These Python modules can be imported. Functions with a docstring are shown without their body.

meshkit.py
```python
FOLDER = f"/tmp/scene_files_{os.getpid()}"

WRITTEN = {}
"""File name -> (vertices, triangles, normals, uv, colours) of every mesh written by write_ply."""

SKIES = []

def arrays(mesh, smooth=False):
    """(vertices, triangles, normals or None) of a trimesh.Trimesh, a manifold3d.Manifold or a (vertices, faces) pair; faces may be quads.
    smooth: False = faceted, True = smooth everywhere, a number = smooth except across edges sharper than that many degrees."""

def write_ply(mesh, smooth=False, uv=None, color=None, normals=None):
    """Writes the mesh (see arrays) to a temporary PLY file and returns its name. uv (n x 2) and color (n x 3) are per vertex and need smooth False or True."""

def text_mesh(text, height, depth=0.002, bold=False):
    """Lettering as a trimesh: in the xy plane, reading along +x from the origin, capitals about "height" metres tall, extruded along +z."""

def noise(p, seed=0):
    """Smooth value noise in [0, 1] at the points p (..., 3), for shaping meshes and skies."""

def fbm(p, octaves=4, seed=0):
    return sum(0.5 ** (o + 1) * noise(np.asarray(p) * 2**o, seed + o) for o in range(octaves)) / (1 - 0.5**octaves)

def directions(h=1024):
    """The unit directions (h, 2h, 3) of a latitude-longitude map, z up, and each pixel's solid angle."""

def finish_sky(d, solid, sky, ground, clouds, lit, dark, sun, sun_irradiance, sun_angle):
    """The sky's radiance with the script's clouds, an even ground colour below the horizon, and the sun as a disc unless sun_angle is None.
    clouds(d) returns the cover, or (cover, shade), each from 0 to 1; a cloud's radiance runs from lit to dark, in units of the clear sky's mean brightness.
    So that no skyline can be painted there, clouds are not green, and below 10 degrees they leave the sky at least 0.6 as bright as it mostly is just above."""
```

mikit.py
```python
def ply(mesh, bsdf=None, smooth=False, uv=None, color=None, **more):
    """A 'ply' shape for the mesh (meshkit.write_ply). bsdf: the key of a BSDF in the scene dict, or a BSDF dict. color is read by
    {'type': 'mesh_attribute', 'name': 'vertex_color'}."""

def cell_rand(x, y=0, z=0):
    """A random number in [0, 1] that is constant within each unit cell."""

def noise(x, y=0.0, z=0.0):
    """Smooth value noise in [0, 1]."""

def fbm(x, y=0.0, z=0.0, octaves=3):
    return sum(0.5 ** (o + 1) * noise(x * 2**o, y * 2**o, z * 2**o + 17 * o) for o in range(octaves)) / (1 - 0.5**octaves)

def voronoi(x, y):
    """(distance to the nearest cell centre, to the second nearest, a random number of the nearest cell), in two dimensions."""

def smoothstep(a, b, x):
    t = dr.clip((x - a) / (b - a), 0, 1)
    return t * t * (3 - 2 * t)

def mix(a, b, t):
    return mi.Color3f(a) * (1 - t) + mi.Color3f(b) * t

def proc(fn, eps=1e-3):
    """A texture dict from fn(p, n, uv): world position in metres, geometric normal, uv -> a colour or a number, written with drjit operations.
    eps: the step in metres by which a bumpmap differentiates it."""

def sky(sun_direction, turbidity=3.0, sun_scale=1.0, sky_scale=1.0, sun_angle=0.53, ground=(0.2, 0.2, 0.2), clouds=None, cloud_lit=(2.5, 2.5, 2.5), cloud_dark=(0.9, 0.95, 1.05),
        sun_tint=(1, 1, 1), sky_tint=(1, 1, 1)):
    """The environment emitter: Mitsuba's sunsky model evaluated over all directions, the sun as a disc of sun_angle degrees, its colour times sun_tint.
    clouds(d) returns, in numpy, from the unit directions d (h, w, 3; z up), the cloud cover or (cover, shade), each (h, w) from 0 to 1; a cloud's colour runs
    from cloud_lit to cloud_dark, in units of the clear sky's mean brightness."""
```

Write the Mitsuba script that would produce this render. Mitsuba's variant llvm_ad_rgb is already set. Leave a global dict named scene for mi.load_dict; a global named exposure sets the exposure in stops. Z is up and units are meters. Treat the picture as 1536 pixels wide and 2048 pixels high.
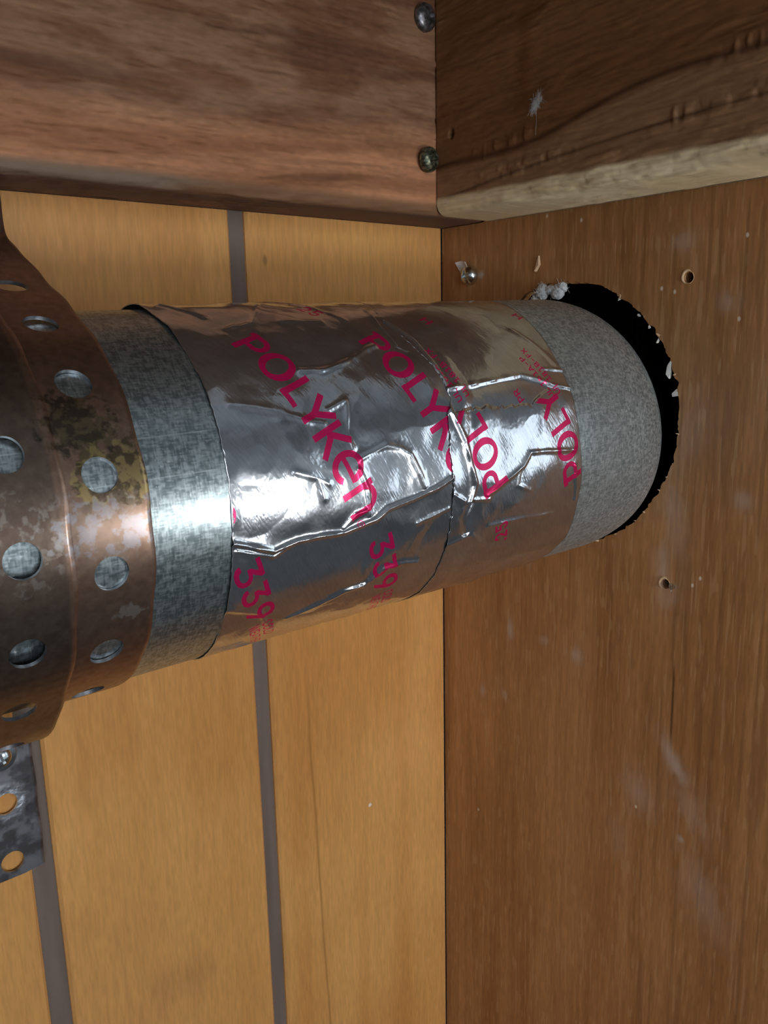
import math, random
import numpy as np
import trimesh
import mitsuba as mi
import drjit as dr
import manifold3d as m3
from shapely.geometry import Polygon, Point, LineString, box as sbox
from shapely.ops import unary_union
from shapely import affinity
import meshkit, mikit
from mikit import noise, fbm, smoothstep, mix

random.seed(7)
rng = np.random.default_rng(7)
T = mi.ScalarTransform4f
scene, labels = {'type': 'scene'}, {}

# ------------------------------------------------------------------ camera, light, exposure
CAM = np.array([-0.28522, -0.29739, 0.04115])
FW = np.array([0.62148, 0.75475, -0.21006])
UP = np.array([0.15037, 0.14823, 0.97745])
scene['camera'] = {'type': 'perspective', 'fov': 49.979, 'fov_axis': 'x', 'near_clip': 0.01, 'far_clip': 50.0,
                   'to_world': T().look_at(origin=CAM.tolist(), target=(CAM + FW).tolist(), up=UP.tolist())}
exposure = 0.0
WINDOW_LIGHT = (3.3, 3.6, 3.9)           # daylight through the frosted window of the room behind the camera
SIDE_LIGHT = (1.25, 1.43, 1.60)             # the shaded window on the far right of that room
LAMP_LIGHT = (44.0, 45.4, 45.4)          # the hand lamp that lights the cupboard from in front, below the right
LAMP_AT, LAMP_TO, LAMP_R = (-0.045, -0.420, -0.040), (-0.075, 0.0, -0.02), 0.026

# ------------------------------------------------------------------ helpers
taken = {}


def numbered(key):
    n = taken.get(key, 0)
    taken[key] = n + 1
    return key if n == 0 else f'{key}_{n:03d}'


def add(key, mesh, bsdf, smooth=False, label=None, cat=None, group=None, kind=None, **more):
    key = numbered(key)
    scene[key] = mikit.ply(mesh, bsdf, smooth, **more)
    tag(key, label, cat, group, kind)
    return key


def tag(key, label=None, cat=None, group=None, kind=None):
    d = {}
    if label: d['label'] = label
    if cat: d['category'] = cat
    if group: d['group'] = group
    if kind: d['kind'] = kind
    if d: labels[key] = d


def hull(pts):
    return trimesh.Trimesh(np.array(pts, float)).convex_hull if False else trimesh.convex.convex_hull(np.array(pts, float))


def bevel_box(x0, x1, y0, y1, z0, z1, b=0.001):
    P = []
    for x, sx in ((x0, 1), (x1, -1)):
        for y, sy in ((y0, 1), (y1, -1)):
            for z, sz in ((z0, 1), (z1, -1)):
                P += [(x + sx * b, y + sy * b, z), (x + sx * b, y, z + sz * b), (x, y + sy * b, z + sz * b)]
    return hull(P)


def grid(P, closed_v=False):
    """(vertices, quads) of an (nu, nv, 3) array of points."""
    nu, nv = P.shape[:2]
    i, j = np.meshgrid(np.arange(nu - 1), np.arange(nv if closed_v else nv - 1), indexing='ij')
    k = (j + 1) % nv
    q = np.stack([i * nv + j, (i + 1) * nv + j, (i + 1) * nv + k, i * nv + k], -1).reshape(-1, 4)
    return P.reshape(-1, 3), q


def tri(vq):
    v, q = vq
    return trimesh.Trimesh(v, np.vstack([q[:, [0, 1, 2]], q[:, [0, 2, 3]]]), process=False)


def lathe(profile, n=40):
    """Watertight solid of revolution about z from (r, z) points starting and ending on the axis."""
    return trimesh.creation.revolve(np.array(profile, float), sections=n)


def to_man(m):
    m = trimesh.Trimesh(m.vertices, m.faces); m.merge_vertices()
    if m.volume < 0: m.invert()
    return m3.Manifold(m3.Mesh(np.array(m.vertices, np.float32), np.array(m.faces, np.uint32)))


def from_man(m):
    k = m.to_mesh()
    return trimesh.Trimesh(np.array(k.vert_properties[:, :3], float), np.array(k.tri_verts), process=False)


def frame(z, x=None):
    z = np.array(z, float); z /= np.linalg.norm(z)
    x = np.array([0, 0, 1.0]) if x is None else np.array(x, float)
    x = x - z * (x @ z)
    if np.linalg.norm(x) < 1e-6: x = np.array([1.0, 0, 0]) - z * z[0]
    x /= np.linalg.norm(x)
    M = np.eye(4); M[:3, 0], M[:3, 1], M[:3, 2] = x, np.cross(z, x), z
    return M


def put(mesh, at, z, x=None):
    M = frame(z, x); M[:3, 3] = at
    m = mesh.copy(); m.apply_transform(M)
    return m


def tube(pts, radii, n=8):
    p = np.array(pts, float); t = np.gradient(p, axis=0); t /= np.linalg.norm(t, axis=1)[:, None]
    a = np.cross(t, [0.31, 0.22, 0.92]); a /= np.linalg.norm(a, axis=1)[:, None]
    b = np.cross(t, a); ang = np.arange(n) * 2 * np.pi / n
    r = np.broadcast_to(radii, (len(p),))
    ring = p[:, None] + r[:, None, None] * (np.cos(ang)[None, :, None] * a[:, None] + np.sin(ang)[None, :, None] * b[:, None])
    m = tri(grid(ring, True))
    return m


def bs(key, d):
    scene[key] = {'type': 'twosided', 'bsdf': d} if d['type'] != 'twosided' else d


# ------------------------------------------------------------------ materials
def wood_fine(a, l):          # a across the grain, l along it: fine fibre ticks in [0, 1]
    w = a + 0.0006 * noise(a * 200, l * 60)
    return noise(w * 1700, l * 230) * 0.6 + noise(w * 800 + 31, l * 70 + 5) * 0.4


def plank_col(p, n, uv):
    x, z = p.x, p.z
    b = mikit.cell_rand(dr.floor((x + 1.0005) / 0.0358), 3)
    warp = fbm(x * 9, z * 5, 2.0) * 0.03
    broad = fbm((x + warp) * 75, z * 3.2, 1.0, 4)
    cloud = fbm(x * 11 + 4, z * 9, 5.0, 3)
    f = wood_fine(x, z)
    c = mix((0.56, 0.245, 0.066), (0.73, 0.375, 0.120), smoothstep(0.2, 0.8, broad * 0.35 + cloud * 0.65))
    c = mix(c, (0.46, 0.185, 0.050), smoothstep(0.55, 0.85, cloud) * 0.35)
    c = c * (0.87 + 0.26 * f)
    # thin darker growth line in the plank by the corner
    zz = z + 0.15
    line = dr.abs(x + 0.0865 - 0.020 * -zz - 0.05 * zz * zz + 0.002 * fbm(z * 20, 1.0, 4.0))
    c = mix(c, (0.25, 0.10, 0.03), dr.exp(-dr.square(line / 0.0007)) * 0.45 * smoothstep(-0.10, -0.14, z))
    # small knot and dirt spots
    k = dr.sqrt(dr.square(x + 0.0998) + dr.square((z - 0.0718) * 0.45))
    c = mix(c, (0.22, 0.11, 0.04), smoothstep(0.0014, 0.0004, k) * 0.6)
    w = dr.sqrt(dr.square(x + 0.0537) + dr.square(z + 0.1913))
    c = mix(c, (0.85, 0.72, 0.6), smoothstep(0.0013, 0.0006, w))
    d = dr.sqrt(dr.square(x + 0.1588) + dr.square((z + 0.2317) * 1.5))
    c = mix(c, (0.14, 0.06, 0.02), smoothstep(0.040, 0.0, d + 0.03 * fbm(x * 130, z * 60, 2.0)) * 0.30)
    return c


def plank_rel(p, n, uv):
    return 0.00008 * wood_fine(p.x, p.z)


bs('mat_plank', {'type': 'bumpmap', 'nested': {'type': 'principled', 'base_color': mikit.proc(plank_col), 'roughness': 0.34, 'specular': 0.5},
                 'arbitrary': mikit.proc(plank_rel, 2e-4), 'scale': 1.0})


def groove_col(p, n, uv):
    return mix((0.135, 0.098, 0.078), (0.20, 0.150, 0.125), fbm(p.x * 300, p.z * 20, 1.0))


bs('mat_groove', {'type': 'principled', 'base_color': mikit.proc(groove_col), 'roughness': 0.5, 'specular': 0.5})

# scuffs on the plywood: y, z, half-width, half-height, tilt, strength
SCUFF = [(-0.0447, -0.0993, .0022, .006, .1, .55), (-0.0661, -0.0984, .0035, .002, .2, .35), (-0.0832, -0.1007, .0045, .004, .3, .45), (-0.0267, -0.1364, .0016, .003, 0, .4),
         (-0.0419, -0.1339, .002, .003, .3, .35), (-0.1345, -0.1332, .0035, .012, .55, .6), (-0.1179, -0.1531, .007, .010, .4, .30), (-0.1425, -0.150, .008, .014, .5, .25),
         (-0.150, -0.185, .009, .020, .45, .25), (-0.110, -0.180, .006, .014, .2, .12), (-0.128, -0.030, .006, .02, .2, .22), (-0.124, -0.052, .0035, .012, 0, .35),
         (-0.1268, -0.064, .006, .006, 0, .25), (-0.125, 0.072, .006, .004, 0, .25), (-0.0253, 0.0672, .0014, .0014, 0, .9), (-0.145, 0.05, .004, .004, .2, .3),
         (-0.155, -0.02, .004, .004, .2, .3), (-0.139, -0.165, .0016, .0016, 0, .6), (-0.056, -0.062, .002, .006, .2, .25)]
DOTS = [(-0.0625, 0.0883), (-0.0802, 0.0847), (-0.118, 0.056), (-0.1235, 0.0545), (-0.150, 0.072), (-0.149, 0.044), (-0.1375, -0.056), (-0.1405, -0.0525), (-0.1175, -0.160), (-0.024, -0.205)]


def ply_col(p, n, uv):
    y, z = p.y, p.z
    streak = noise(y * 900, z * 14) * 0.5 + noise(y * 380 + 9, z * 6) * 0.5
    broad = fbm(y * 70, z * 9, 3.0, 4)
    f = wood_fine(y + 3.0, z)
    c = mix((0.285, 0.125, 0.044), (0.42, 0.207, 0.084), smoothstep(0.22, 0.78, broad * 0.7 + streak * 0.3))
    c = c * (0.82 + 0.36 * f)
    dark = smoothstep(0.70, 0.80, noise(y * 520 + 3, z * 16 + 7)) * smoothstep(-0.075, -0.12, y + 0.05 * (fbm(y * 10, z * 10, 9.0) - 0.5))
    pore = smoothstep(0.72, 0.86, noise(y * 1300 + 9, z * 110))
    c = mix(c, (0.50, 0.30, 0.15), pore * 0.35)
    c = mix(c, (0.11, 0.045, 0.017), dark * 0.28)
    # one long open grain split
    s = dr.abs(y + 0.1325 - 0.0015 * noise(z * 60, 3.0))
    c = mix(c, (0.035, 0.015, 0.006), dr.exp(-dr.square(s / 0.00055)) * smoothstep(-0.128, -0.118, z) * smoothstep(-0.085, -0.097, z) * 0.8)
    haze = mi.Float(0)
    ragged = fbm(y * 260, z * 120, 4.0, 3)
    for (a, b, hw, hh, t, k) in SCUFF:
        u, v = (y - a), (z - b)
        uu, vv = u * math.cos(t) - v * math.sin(t), u * math.sin(t) + v * math.cos(t)
        q = dr.square(uu / hw) + dr.square(vv / hh)
        haze = dr.maximum(haze, k * dr.exp(-q) * smoothstep(0.25, 0.65, ragged + 0.35 * dr.exp(-2 * q)))
    c = mix(c, (0.50, 0.43, 0.38), haze)
    for (a, b) in DOTS:
        q = dr.sqrt(dr.square(y - a) + dr.square((z - b) * 0.7))
        c = mix(c, (0.75, 0.64, 0.52), smoothstep(0.0008, 0.0003, q) * 0.7)
    return c


def ply_rel(p, n, uv):
    return 0.00009 * (noise(p.y * 900, p.z * 14) * 0.5 + wood_fine(p.y + 3.0, p.z) * 0.5)


bs('mat_plywood', {'type': 'bumpmap', 'nested': {'type': 'principled', 'base_color': mikit.proc(ply_col), 'roughness': 0.36, 'specular': 0.5},
                   'arbitrary': mikit.proc(ply_rel, 2e-4), 'scale': 1.0})


def rail_left_col(p, n, uv):
    x, z = p.x, p.z
    w = z - 0.055 * (x + 0.2) * smoothstep(-0.30, -0.05, x) + 0.010 * (fbm(x * 14, z * 40, 1.0) - 0.5)
    bands = 0.5 + 0.5 * dr.sin(w * 520 + 2.5 * fbm(x * 10, w * 60, 2.0))
    f = noise(x * 120, z * 1300) * 0.5 + noise(x * 420, z * 900) * 0.5
    c = mix((0.20, 0.084, 0.040), (0.36, 0.165, 0.083), smoothstep(0.1, 0.9, bands * 0.35 + fbm(x * 16, w * 130, 6.0) * 0.65))
    up = smoothstep(0.103, 0.122, w + 0.004 * fbm(x * 60, z * 200, 3.0))
    blotch = smoothstep(0.35, 0.65, fbm(x * 45, z * 150, 12.0, 4))
    c = mix(c * 1.45, mix((0.145, 0.064, 0.033), (0.24, 0.130, 0.074), blotch), up * 0.85)
    c = mix(c, (0.105, 0.045, 0.023), smoothstep(0.58, 0.82, fbm(x * 11 + 2, w * 200, 8.0)) * 0.6)
    c = c * (0.80 + 0.40 * f)
    bottom = smoothstep(0.0962, 0.0930, z)
    grey = smoothstep(-0.125, -0.15, x + 0.02 * fbm(x * 40, z * 300, 1.0))
    c = mix(c, mix((0.20, 0.105, 0.055), (0.19, 0.135, 0.095), grey), bottom * smoothstep(0.0897, 0.0905, z) * 0.9)
    c = mix(c, (0.115, 0.062, 0.042), smoothstep(0.0908, 0.0899, z))
    return c


def rail_right_col(p, n, uv):
    y, z = p.y, p.z
    # cathedral growth lines climbing away from the corner, as they run on the board
    l1 = z - (0.1078 + 0.115 * (-y - 0.042) + 0.0022 * dr.sin((-y) * 60))
    l2 = z - (0.0985 + 0.125 * (-y - 0.055) - 0.42 * dr.square(dr.maximum(-y - 0.055, 0)))
    f = noise(y * 110, z * 1300) * 0.55 + noise(y * 420, z * 900) * 0.45
    ww = z + 0.11 * y + 0.012 * (fbm(y * 10, z * 30, 5.0) - 0.5)
    c = mix((0.145, 0.058, 0.020), (0.235, 0.110, 0.045), fbm(y * 12, ww * 130, 2.0, 4))
    c = mix(c * 0.92, mi.Color3f(0.275, 0.150, 0.075), smoothstep(0.001, -0.004, l1) * 0.7)
    c = mix(c, (0.045, 0.016, 0.008), dr.exp(-dr.square(l1 / 0.0011)) * 0.75)
    c = mix(c, (0.055, 0.022, 0.010), dr.exp(-dr.square(l2 / 0.0007)) * 0.65)
    k = dr.square((y + 0.0775) / 0.0035) + dr.square((z - 0.137) / 0.02)
    c = mix(c, (0.115, 0.040, 0.010), dr.exp(-k) * 0.6)
    c = c * (0.82 + 0.36 * f)
    pale = smoothstep(0.0972, 0.0952, z + 0.0012 * (fbm(y * 90, z * 300, 3.0) - 0.5))
    bare = mix((0.55, 0.405, 0.225), (0.74, 0.60, 0.385), fbm(y * 30, z * 700, 7.0)) * (0.82 + 0.36 * f)
    return mix(c, bare, pale)


def rail_rel(p, n, uv):
    a = dr.select(dr.abs(n.x) > dr.abs(n.y), p.y, p.x)
    return 0.00030 * noise(a * 160, p.z * 1100) + 0.0009 * fbm(a * 70, p.z * 330, 2.0, 4) * smoothstep(0.4, 0.7, fbm(a * 18, p.z * 140, 7.0))


bs('mat_rail_left', {'type': 'bumpmap', 'nested': {'type': 'principled', 'base_color': mikit.proc(rail_left_col), 'roughness': 0.62, 'specular': 0.18},
                     'arbitrary': mikit.proc(rail_rel, 3e-4), 'scale': 1.0})
bs('mat_rail_right', {'type': 'bumpmap', 'nested': {'type': 'principled', 'base_color': mikit.proc(rail_right_col), 'roughness': 0.60, 'specular': 0.18},
                      'arbitrary': mikit.proc(rail_rel, 3e-4), 'scale': 1.0})

# pipe frame: A a point on the axis in the plane of the plywood, AX along the pipe, N(theta) the outward normal (0 towards the room, 90 up)
A = np.array([0.0, -0.07941, 0.00307]); R = 0.051
AX = np.array([0.9987, -0.0453, 0.0241]); AX /= np.linalg.norm(AX)
E1 = np.cross([0, 0, 1.0], AX); E1 /= np.linalg.norm(E1)
E2 = np.cross(AX, E1)


def cyl(s, th, rad):
    s, th, rad = np.broadcast_arrays(s, th, rad)
    n = -np.cos(th)[..., None] * E1 + np.sin(th)[..., None] * E2
    return A + s[..., None] * AX + rad[..., None] * n


def pipe_sa(p):               # the same coordinates for the textures: metres along the pipe, angle
    d = p - mi.Point3f(*A.tolist())
    s = dr.dot(d, mi.Vector3f(*AX.tolist()))
    return s, dr.atan2(dr.dot(d, mi.Vector3f(*E2.tolist())), -dr.dot(d, mi.Vector3f(*E1.tolist())))


def zinc_mottle(p):
    s, th = pipe_sa(p)
    a = th * R
    m = noise(s * 3000, a * 700) * 0.30 + noise(s * 700, a * 3000) * 0.30 + fbm(s * 800, a * 800, 3.0, 4) * 0.40
    return s, th, a, m


def zinc_col(p, n, uv):
    s, th, a, m = zinc_mottle(p)
    c = mix((0.235, 0.285, 0.295), (0.50, 0.565, 0.575), smoothstep(0.25, 0.75, m))
    end = smoothstep(-0.055, -0.02, s)
    c = mix(c, mi.Color3f(0.37, 0.41, 0.42) + (noise(s * 1500, a * 1500) - 0.5) * 0.50, end * 0.65)
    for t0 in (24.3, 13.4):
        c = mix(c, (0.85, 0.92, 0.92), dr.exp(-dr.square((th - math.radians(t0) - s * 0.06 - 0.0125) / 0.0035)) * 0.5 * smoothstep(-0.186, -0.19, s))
    fleck = smoothstep(0.86, 0.93, noise(s * 2200, a * 1300))
    return mix(c, (0.92, 0.95, 0.95), fleck * 0.35)


def zinc_rough(p, n, uv):
    s, th, a, m = zinc_mottle(p)
    return 0.25 + 0.14 * m


def zinc_metal(p, n, uv):       # the bare end by the wall is dull with oxide
    s, th = pipe_sa(p)
    return 0.93 - 0.21 * smoothstep(-0.085, -0.045, s)


bs('mat_zinc', {'type': 'principled', 'base_color': mikit.proc(zinc_col), 'metallic': mikit.proc(zinc_metal), 'roughness': mikit.proc(zinc_rough), 'specular': 0.5})


def foil_rel(p, n, uv):
    s, th = pipe_sa(p)
    a = th * R
    u, v = s * 0.85 + a * 0.5, a * 0.85 - s * 0.5
    return 0.000016 * noise(u * 3200, v * 500) + 0.00004 * fbm(s * 300, a * 300, 2.0) + 0.000012 * noise(s * 1500, a * 1500)


def foil_col(p, n, uv):
    s, th = pipe_sa(p)
    a = th * R
    return mix((0.56, 0.58, 0.61), (0.74, 0.76, 0.79), fbm(s * 160, a * 160, 4.0)) * (0.92 + 0.16 * noise((s + 0.6 * a) * 2600, (a - 0.6 * s) * 400))


bs('mat_foil', {'type': 'bumpmap', 'nested': {'type': 'principled', 'base_color': mikit.proc(foil_col), 'metallic': 0.965, 'roughness': 0.165},
                'arbitrary': mikit.proc(foil_rel, 1e-4), 'scale': 1.0})
bs('mat_ink', {'type': 'principled', 'base_color': {'type': 'rgb', 'value': (0.60, 0.010, 0.10)}, 'metallic': 0.55, 'roughness': 0.27, 'specular': 0.5})


def copper_col(p, n, uv):
    s, th = pipe_sa(p)
    a = th * R
    b = fbm(s * 170, a * 150, 2.0, 4)
    fine = fbm(s * 700, a * 700, 5.0)
    c = mix((0.25, 0.152, 0.110), (0.40, 0.26, 0.19), fine)
    second = smoothstep(-0.2270, -0.2280, s)                                   # the outer run is greyer with tarnish
    c = mix(c, mix((0.14, 0.095, 0.075), (0.25, 0.19, 0.15), fine), second * 0.9)
    c = c * 0.88

    def patch(a0, s0, ha, hs, thr, seed, f):                                   # ragged stain about a place on the strap
        q = dr.exp(-dr.square((a - a0) / ha) - dr.square((s - s0) / hs))
        return smoothstep(thr, thr + 0.17, fbm(s * f, a * f, seed, 5) * 0.75 + q * 0.5 - 0.25) * smoothstep(0.05, 0.35, q)
    mott = fbm(s * 520, a * 520, 8.0, 4)
    c = mix(c, mix((0.055, 0.045, 0.034), (0.16, 0.125, 0.07), smoothstep(0.42, 0.66, mott)), patch(0.0255, -0.2200, 0.0080, 0.0085, 0.27, 2.0, 520) * 0.85)
    c = mix(c, mix((0.10, 0.08, 0.045), (0.42, 0.31, 0.13), smoothstep(0.40, 0.62, mott)), patch(0.0140, -0.2130, 0.0080, 0.0100, 0.27, 4.0, 520) * 0.8)
    c = mix(c, mix((0.30, 0.22, 0.17), (0.36, 0.38, 0.44), smoothstep(0.42, 0.6, mott)), patch(0.0035, -0.2185, 0.0075, 0.0120, 0.26, 6.0, 620) * 0.45)
    c = mix(c, mix((0.14, 0.10, 0.08), (0.40, 0.36, 0.32), smoothstep(0.45, 0.62, mott)), patch(0.002, -0.2370, 0.0100, 0.0120, 0.28, 9.0, 700) * 0.38)
    return mix(c, (0.62, 0.58, 0.52), patch(-0.0185, -0.2135, 0.0022, 0.0035, 0.30, 5.0, 900) * 0.5)


bs('mat_copper', {'type': 'principled', 'base_color': mikit.proc(copper_col), 'metallic': 0.92, 'roughness': 0.33, 'specular': 0.4})


def tail_col(p, n, uv):
    m = fbm(p.x * 240, p.z * 240, 1.0, 4)
    c = mix((0.16, 0.15, 0.155), (0.36, 0.36, 0.385), smoothstep(0.35, 0.7, m))
    d = dr.sqrt(dr.square(p.x + 0.2205) + dr.square(p.z + 0.1215))
    return mix(c, (0.70, 0.74, 0.80), smoothstep(0.0075, 0.0055, d + 0.002 * fbm(p.x * 900, p.z * 900, 4.0)) * 0.7)


def tail_rel(p, n, uv):
    d = dr.sqrt(dr.square(p.x + 0.2205) + dr.square(p.z + 0.1215))
    return 0.0004 * fbm(p.x * 500, p.z * 500, 4.0, 3) * smoothstep(0.009, 0.005, d) + 0.00012 * fbm(p.x * 300, p.z * 300, 1.0)


bs('mat_tail', {'type': 'bumpmap', 'nested': {'type': 'principled', 'base_color': mikit.proc(tail_col), 'metallic': 0.9, 'roughness': 0.38},
                'arbitrary': mikit.proc(tail_rel, 2e-4), 'scale': 1.0})
bs('mat_screw', {'type': 'principled', 'base_color': {'type': 'rgb', 'value': (0.66, 0.72, 0.74)}, 'metallic': 1.0, 'roughness': 0.2})


def old_screw_col(p, n, uv):
    m = fbm(p.x * 700, p.y * 700, p.z * 700, 3)
    return mix((0.10, 0.10, 0.10), (0.30, 0.28, 0.29), smoothstep(0.3, 0.7, m))


def rust_screw_col(p, n, uv):
    m = fbm(p.x * 800, p.y * 800, p.z * 800, 3)
    return mix((0.045, 0.055, 0.035), (0.24, 0.23, 0.15), smoothstep(0.35, 0.75, m))


bs('mat_old_screw', {'type': 'principled', 'base_color': mikit.proc(old_screw_col), 'metallic': 0.85, 'roughness': 0.32})
bs('mat_rust_screw', {'type': 'principled', 'base_color': mikit.proc(rust_screw_col), 'metallic': 0.7, 'roughness': 0.36})


def fibre_col(p, n, uv):
    return mix((0.32, 0.33, 0.33), (0.60, 0.62, 0.63), fbm(p.x * 600, p.y * 600, p.z * 600))


bs('mat_fluff', {'type': 'principled', 'base_color': mikit.proc(fibre_col), 'roughness': 0.9, 'sheen': 0.4})
bs('mat_lint', {'type': 'principled', 'base_color': {'type': 'rgb', 'value': (0.42, 0.40, 0.38)}, 'roughness': 0.9})
bs('mat_chip', {'type': 'principled', 'base_color': {'type': 'rgb', 'value': (0.74, 0.72, 0.66)}, 'roughness': 0.8})
bs('mat_splinter', {'type': 'principled', 'base_color': {'type': 'rgb', 'value': (0.52, 0.34, 0.20)}, 'roughness': 0.75})
bs('mat_scrap', {'type': 'principled', 'base_color': {'type': 'rgb', 'value': (0.58, 0.56, 0.54)}, 'roughness': 0.25, 'specular': 0.6})
bs('mat_room', {'type': 'principled', 'base_color': {'type': 'rgb', 'value': (0.42, 0.43, 0.44)}, 'roughness': 0.8})


def floor_col(p, n, uv):
    return mix((0.050, 0.051, 0.055), (0.080, 0.082, 0.088), fbm(p.x * 8, p.y * 40, 1.0))


bs('mat_floor', {'type': 'principled', 'base_color': mikit.proc(floor_col), 'roughness': 0.6})


def ceil_col(p, n, uv):
    return mix((0.075, 0.036, 0.017), (0.16, 0.085, 0.04), fbm(p.x * 4, p.y * 90, 1.0, 4))


bs('mat_ceiling', {'type': 'principled', 'base_color': mikit.proc(ceil_col), 'roughness': 0.55})
bs('mat_frame', {'type': 'principled', 'base_color': {'type': 'rgb', 'value': (0.6, 0.6, 0.58)}, 'roughness': 0.5})
bs('mat_dark', {'type': 'principled', 'base_color': {'type': 'rgb', 'value': (0.03, 0.03, 0.03)}, 'roughness': 0.9})

# ------------------------------------------------------------------ the setting
YP = -0.192                                                    # where the plywood ends
XL, XR, YB, ZF, ZC, ZR = -1.2, 1.0, -1.6, -0.9, 0.18, 1.0      # far end, room side, window wall, floor, cupboard ceiling, room ceiling
YC = -0.20                                                     # the cupboard's open front


def slab(x0, x1, y0, y1, z0, z1):
    return trimesh.creation.box(bounds=[[x0, y0, z0], [x1, y1, z1]])


add('wall_left', slab(XL, XR, 0.0022, 0.02, ZF, ZC), 'mat_groove', kind='structure', label='timber board wall behind the pipe with dark grooves between the boards')
edges = [(-0.0009, -0.1079), (-0.1152, -0.2064), (-0.2147, -0.3120), (-0.3195, -0.4050), (-0.4140, -0.5200), (-0.5275, -0.6300), (-0.6380, -0.7400), (-0.7480, -0.8600), (-0.8680, -0.9700), (-0.9780, -1.0800), (-1.0880, XL)]
for (xa, xb) in edges:
    b = 0.0011
    prof = Polygon([(xb, 0.0035), (xb, b), (xb + b, 0), (xa - b, 0), (xa, b), (xa, 0.0035)])
    m = trimesh.creation.extrude_polygon(prof, ZC - ZF, engine='earcut')
    m.apply_translation([0, 0, ZF])
    add('wall_left__plank', m, 'mat_plank')

# plywood: the sawn hole, two emptied screw holes
HY, HZ, HR = -0.0729, 0.0058, 0.0553
ang = np.linspace(0, 2 * np.pi, 361)[:-1]
jag = (meshkit.noise(np.stack([np.cos(ang) * 22, np.sin(ang) * 22, ang * 0], 1), 3) - 0.5) * 0.0013 + (meshkit.noise(np.stack([np.cos(ang) * 60, np.sin(ang) * 60, ang * 0], 1), 5) - 0.5) * 0.0012
hole = Polygon(np.stack([HY + (HR + jag) * np.cos(ang), HZ + (HR + jag) * np.sin(ang)], 1))
SMALL = [(-0.1290, 0.0593), (-0.1260, -0.0580)]
sheet = sbox(YP, ZF, 0.0010, ZC).difference(hole)
for (a, b) in SMALL:
    sheet = sheet.difference(Point(a, b).buffer(0.0019, 24))
m = trimesh.creation.extrude_polygon(sheet, 0.005, engine='earcut')          # polygon x, y = world y, z; extruded along world x
M = np.array([[0, 0, 1, 0], [1, 0, 0, 0], [0, 1, 0, 0], [0, 0, 0, 1.0]])
m.apply_transform(M)
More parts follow.
